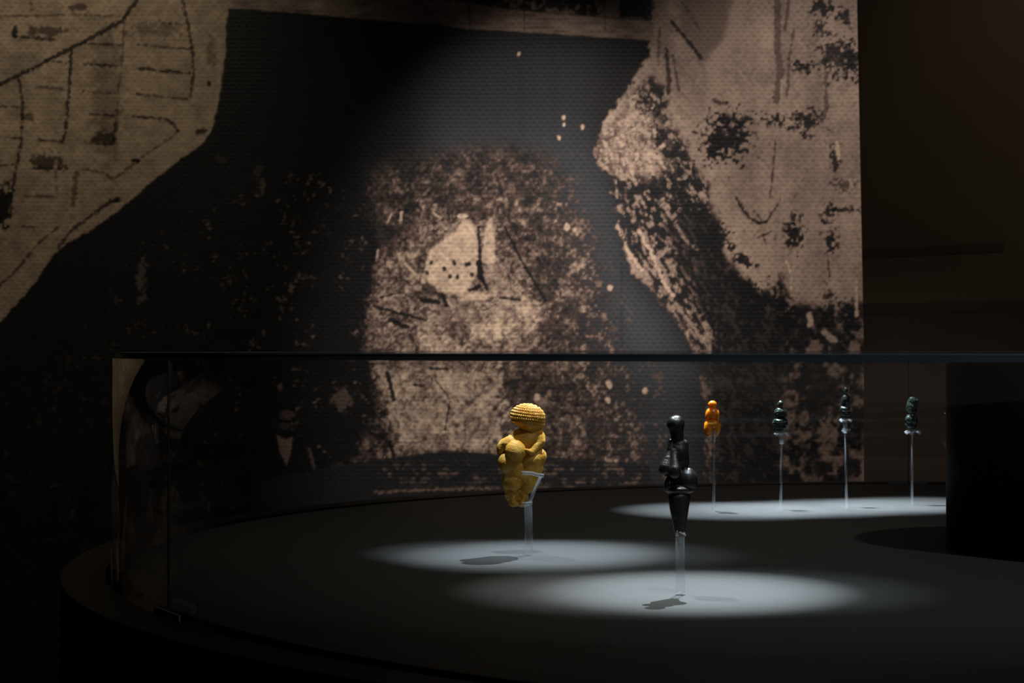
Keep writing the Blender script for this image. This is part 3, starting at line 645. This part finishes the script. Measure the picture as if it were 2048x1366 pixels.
def stand(name, label, parts):
    """parts: list of (part name, pts, radii, seg)"""
    b0 = parts[0][1][0]; e = empty(name, b0); tag(e, label, 'acrylic stand')
    for pn, pts, rr, seg in parts:
        bm = bmesh.new(); tube(bm, pts, rr, seg)
        bmesh.ops.recalc_face_normals(bm, faces=bm.faces)
        o = obj(pn, bm, M_acr if pn == 'rod' else M_claw, None, False); local(o, e)
        for p in o.data.polygons: p.use_smooth = len(p.vertices) == 4
    return e
def cv(mf, u, v, d): return Vector(mf(np.array([[u, v, d]], float))[0])
rb = deck(1058, 1110)
mr = mapper(960, 780, 4.88, rodY)
rt = cv(mr, 470, 1118, 0)
r9 = 0.0044
stand('acrylic_stand', 'thick clear acrylic rod with bent arms holding the honey-yellow figurine', [
    ('rod', [rb, rb+(Vector(rt)-rb)*0.5, Vector(rt)], r9, 28),
    ('joint', [cv(mr, 440, 1122, 0), cv(mr, 512, 1092, 0)], 0.0023, 16),
    ('arm', [cv(mr, 482, 1100, -4), cv(mr, 520, 1010, -6), cv(mr, 590, 848, -10)], 0.0019, 16),
    ('arm', [cv(mr, 408, 808, -14), cv(mr, 500, 812, -14), cv(mr, 560, 828, -10), cv(mr, 622, 838, 2)], 0.0021, 16),
    ('arm', [cv(mr, 470, 1105, 5), cv(mr, 420, 1118, 60), cv(mr, 390, 1122, 110)], 0.0018, 12)])

# ---- black figurine
m, nt, b = new_mat('black_fired_clay')
tc = N(nt, 'ShaderNodeTexCoord'); nz = N(nt, 'ShaderNodeTexNoise'); nz.inputs['Scale'].default_value = 120; nz.inputs['Detail'].default_value = 6
nt.links.new(tc.outputs['Object'], nz.inputs['Vector']); rp = N(nt, 'ShaderNodeValToRGB'); e_ = rp.color_ramp.elements
e_[0].position = .35; e_[0].color = (0.007, 0.007, 0.007, 1); e_[1].position = .68; e_[1].color = (0.022, 0.016, 0.010, 1)
nt.links.new(nz.outputs['Fac'], rp.inputs['Fac']); nt.links.new(rp.outputs['Color'], b.inputs['Base Color'])
b.inputs['Roughness'].default_value = 0.36; b.inputs['Specular IOR Level'].default_value = 0.9
n2 = N(nt, 'ShaderNodeTexNoise'); n2.inputs['Scale'].default_value = 420; n2.inputs['Detail'].default_value = 4; nt.links.new(tc.outputs['Object'], n2.inputs['Vector'])
bp = N(nt, 'ShaderNodeBump'); bp.inputs['Strength'].default_value = 0.35; bp.inputs['Distance'].default_value = 0.0006
nt.links.new(n2.outputs['Fac'], bp.inputs['Height']); nt.links.new(bp.outputs['Normal'], b.inputs['Normal'])
M_black = m
M_frac = simple('pale_fracture', (0.55, 0.54, 0.50), 0.8, (0.34, 0.34, 0.31), 300, 0.4, 600)
rb2 = deck(1361, 1190); mb = mapper(1270, 800, 4.556, rb2.y)
B = [
    ell((371, 212, 0), (77, 70, 74)),
    cap((371, 225, 0), (384, 325, 6), 77, 56, 26),
    cap((386, 325, 5), (396, 390, 10), 54, 50, 16),
    cap((395, 408, 12), (446, 402, 18), 48, 42, 10), ell((402, 480, 0), (88, 110, 66), -6, k=14),            # squared shoulder
    cap((408, 410, 15), (415, 580, 20), 62, 74, 8), cap((448, 410, 20), (440, 570, 25), 44, 58, 8),
    cap((330, 378, 8), (332, 440, 10), 26, 42, 12),
    ell((345, 560, 10), (66, 120, 58), k=16),
    cap((352, 468, -40), (358, 622, -82), 24, 59, 16),           # near hanging breast
    ell((358, 644, -84), (61, 72, 60), k=6),
    cap((328, 462, -6), (278, 606, -38), 24, 62, 14),           # far hanging breast
    ell((272, 626, -38), (60, 66, 60), k=6),
    ell((474, 728, 0), (100, 114, 98), k=6),
    ell((385, 750, 15), (112, 100, 78), k=10),
    ell((304, 768, -20), (42, 66, 56), 6, k=6),
    ell((405, 815, 8), (142, 50, 104), k=12),
    cap((403, 895, 14), (408, 1180, 5), 104, 53, 8),
    cut([(298, 222, -110), (326, 243, -84), (350, 251, -86), (380, 252, -86)], 5, 3),
    cut([(285, 848, -60), (320, 852, -92), (405, 856, -108), (480, 852, -92), (530, 843, -50)], 6, 5),
    cut([(408, 900, -114), (408, 1050, -114), (408, 1200, -84)], 6, 6),
    cut([(350, 715, -100), (352, 815, -100)], 13, 8),
]
def black_disp(P, g):
    d = 3.5*n3(P, 35, 2.0)
    low = np.clip((P[:, 1]-1160)/60, 0, 1); return d+low*8*n3(P, 18, 4.0)
figb = empty('female_figurine', (0, 0, 0))
body = sculpt('body', B, 3.6, 12, mb, M_black, black_disp)
bl = Vector(body.location); figb.location = bl; body.parent = figb; body.location = (0, 0, 0)
FR = [ell((412, 1212, 0), (38, 30, 30)), ell((390, 1222, -18), (20, 34, 18), k=4), ell((440, 1226, -12), (18, 26, 20), k=4), cap((385, 1190, -34), (378, 1240, -24), 10, 12, 3), cap((405, 1200, -38), (452, 1232, -20), 10, 10, 3)]
fr = sculpt('broken_foot_end', FR, 2.4, 4, mb, M_frac, lambda P, g: 7*n3(P, 14, 1.0))
fr.parent = figb; fr.location = Vector(fr.location)-bl; fr['label'] = 'pale grey fracture at the broken lower end'
tag(figb, 'glossy black clay female figurine with tapering fused legs', 'figurine')
rt2 = cv(mb, 410, 1250, 0)
stand('acrylic_stand', 'thick straight clear acrylic rod under the glossy black figurine', [('rod', [rb2, (rb2+rt2)/2, rt2], 0.0041, 28), ('base_collar', [rb2, rb2+Vector((0, 0, 0.0012))], 0.0047, 28)])

# ---- four small figurines
def stone(name, col, col2, rough, sss=0.0, trans=0.0):
    m = simple(name, col, rough, col2, 150, 0.3, 500, 0.6, dist=0.0004); b = m.node_tree.nodes['Principled BSDF']
    b.inputs['Subsurface Weight'].default_value = sss; b.inputs['Subsurface Scale'].default_value = 0.01; b.inputs['Subsurface Radius'].default_value = (1.0, 0.35, 0.05)
    return m
M_amber = stone('amber_steatite', (0.90, 0.36, 0.014), (0.72, 0.24, 0.008), 0.28, 0.45)
M_green = stone('green_steatite', (0.024, 0.044, 0.033), (0.009, 0.017, 0.013), 0.26)
M_dkgreen = stone('dark_green_stone', (0.013, 0.020, 0.017), (0.006, 0.010, 0.008), 0.20)
def small(px, py, crop, ox, oy, el, voxel, k0, mat, label, rock=3.0, tall=None):
    base = deck(px, py); mf = mapper(ox, oy, crop, base.y)
    o = sculpt('female_figurine', el, voxel, k0, mf, mat, lambda P, g: rock*n3(P, 22, 2.0)*1.6+rock*0.5*n3(P, 8, 7.0))
    tag(o, label, 'figurine'); return base, mf, o
O = [ell((237, 152, 0), (46, 40, 40)), ell((238, 185, 0), (32, 24, 28), k=6), ell((235, 252, 5), (70, 72, 50), k=8),
     ell((190, 262, 0), (28, 60, 38), 8, k=5), ell((285, 262, 0), (26, 60, 38), -6, k=5),
     ell((236, 362, 0), (87, 52, 62), k=4), ell((192, 395, -10), (46, 80, 48), 4, k=5), ell((275, 390, -5), (44, 78, 48), -6, k=5),
     ell((195, 450, 0), (36, 48, 36), 4, k=8), ell((262, 440, 0), (34, 56, 36), -12, k=8),
     cut([(200, 330, -62), (237, 352, -66), (280, 325, -58)], 4, 3), cut([(237, 355, -70), (235, 440, -60), (232, 500, -50)], 4, 4), cut([(215, 200, -40), (232, 225, -50)], 3, 3)]
b1, m1, f1 = small(1427, 1022, 5.254, 1380, 780, O, 2.6, 8, M_amber, 'small translucent orange stone figurine, leftmost of the four at the back', 1.6)
stand('acrylic_stand', 'thin clear rod with hooked top holding the small orange figurine', [
    ('rod', [b1, (b1+cv(m1, 252, 540, -62))*0.5, cv(m1, 254, 420, -64)], [0.0021, 0.0017, 0.0011], 16),
    ('hook', [cv(m1, 252, 540, -60), cv(m1, 256, 470, -66), cv(m1, 250, 425, -66), cv(m1, 236, 430, -62), cv(m1, 226, 480, -60), cv(m1, 208, 520, -50), cv(m1, 196, 528, -38), cv(m1, 190, 505, -10)], [0.0011]*5+[0.0016, 0.0022, 0.0014], 14)])
Gn = [ell((950, 150, 0), (30, 40, 28), 22), ell((950, 188, 0), (28, 22, 26), k=6), ell((950, 238, 0), (66, 56, 48), k=8), ell((925, 258, -12), (32, 38, 34), k=5), ell((985, 255, -6), (34, 44, 34), k=5),
      ell((948, 322, -5), (74, 30, 60), k=6), ell((895, 345, 0), (32, 36, 40), 10, k=6), ell((1000, 350, 0), (30, 40, 38), k=6), ell((943, 378, 5), (76, 56, 46), k=8), ell((940, 420, 5), (55, 30, 36), k=8),
      cut([(890, 300, -60), (950, 292, -66), (1010, 305, -60)], 5, 4), cut([(930, 280, -60), (940, 235, -58)], 4, 4)]
b2, m2, f2 = small(1561, 1019, 5.254, 1380, 780, Gn, 2.6, 8, M_green, 'small mottled green stone figurine second from the left at the back', 4.0)
def claws(base, mf, cx, cy, w_, top, n_low=None, label='', d0=-30):
    stem_b = cv(mf, cx, top, 0)
    parts = [('rod', [base, base.lerp(stem_b, 0.5), stem_b], [0.0021, 0.0016, 0.0012], 16),
             ('stem', [cv(mf, cx, top+2, 0), cv(mf, cx-1, cy+20, 0), cv(mf, cx-3, cy+2, 0)], [0.0032, 0.0034, 0.0026], 14)]
    for s in (-1, 1):
        parts.append(('arm', [cv(mf, cx-2, cy+10, 0), cv(mf, cx+s*w_*0.35, cy-4, -12), cv(mf, cx+s*w_*0.8, cy-2, -18), cv(mf, cx+s*w_, cy+4, -34), cv(mf, cx+s*w_*0.86, cy+14, -50), cv(mf, cx+s*w_*0.45, cy+2, -62)], [0.0014, 0.0014, 0.0015, 0.0019, 0.0016, 0.0010], 12))
    if n_low:
        for s in (-1, 1):
            parts.append(('arm', [cv(mf, cx, n_low, 0), cv(mf, cx+s*w_*0.45, n_low-2, -22), cv(mf, cx+s*w_*0.62, n_low+3, -40)], [0.0012, 0.0017, 0.0020], 12))
    return stand('acrylic_stand', label, parts)
claws(b2, m2, 963, 455, 72, 566, None, 'thin clear rod with curled claws under the mottled green figurine')
K = [ell((243, 147, 0), (21, 30, 20), 10), ell((243, 185, 0), (16, 18, 16), k=5), ell((240, 232, 0), (38, 50, 30), 8, k=6), ell((222, 262, 0), (26, 50, 26), 6, k=5), ell((268, 215, 0), (14, 26, 16), -5, k=4),
     ell((236, 322, -4), (48, 30, 42), k=4), ell((205, 335, 0), (22, 48, 28), k=5), ell((240, 365, 4), (48, 42, 38), k=6), ell((238, 398, 4), (40, 22, 30), k=6), cut([(195, 296, -50), (240, 296, -55), (280, 300, -45)], 4, 4)]
b3, m3, f3 = small(1693, 1014, 4.71, 1640, 750, K, 2.2, 7, M_dkgreen, 'slender glossy dark green figurine with narrow head, second from the pillar', 2.2)
claws(b3, m3, 238, 420, 52, 545, 515, 'thin clear rod with two tiers of claws under the slender dark figurine')
Q = [ell((870, 250, 0), (44, 46, 34), 5), ell((905, 250, 0), (22, 26, 24), 30, k=5), ell((866, 310, 0), (52, 72, 40), k=8), ell((900, 290, 0), (24, 20, 22), k=6), ell((840, 300, 0), (26, 70, 30), k=6),
     ell((862, 385, 0), (46, 26, 38), k=5), ell((842, 420, -5), (42, 46, 40), 10, k=5), ell((885, 425, -5), (34, 52, 40), k=5), ell((858, 470, 0), (54, 40, 38), k=8), ell((860, 505, 4), (44, 20, 30), k=6),
     cut([(815, 368, -45), (860, 362, -48), (905, 368, -45)], 5, 4), cut([(850, 440, -55), (862, 480, -55)], 4, 4), cut([(850, 260, -50), (880, 300, -48)], 3, 4)]
b4, m4, f4 = small(1824, 1010, 4.71, 1640, 750, Q, 2.3, 7, M_green, 'small chunky green figurine with peaked head nearest the pillar', 4.5)
claws(b4, m4, 868, 532, 70, 560, None, 'thin clear rod with flared claws under the chunky green figurine')
bpy.context.view_layer.update()
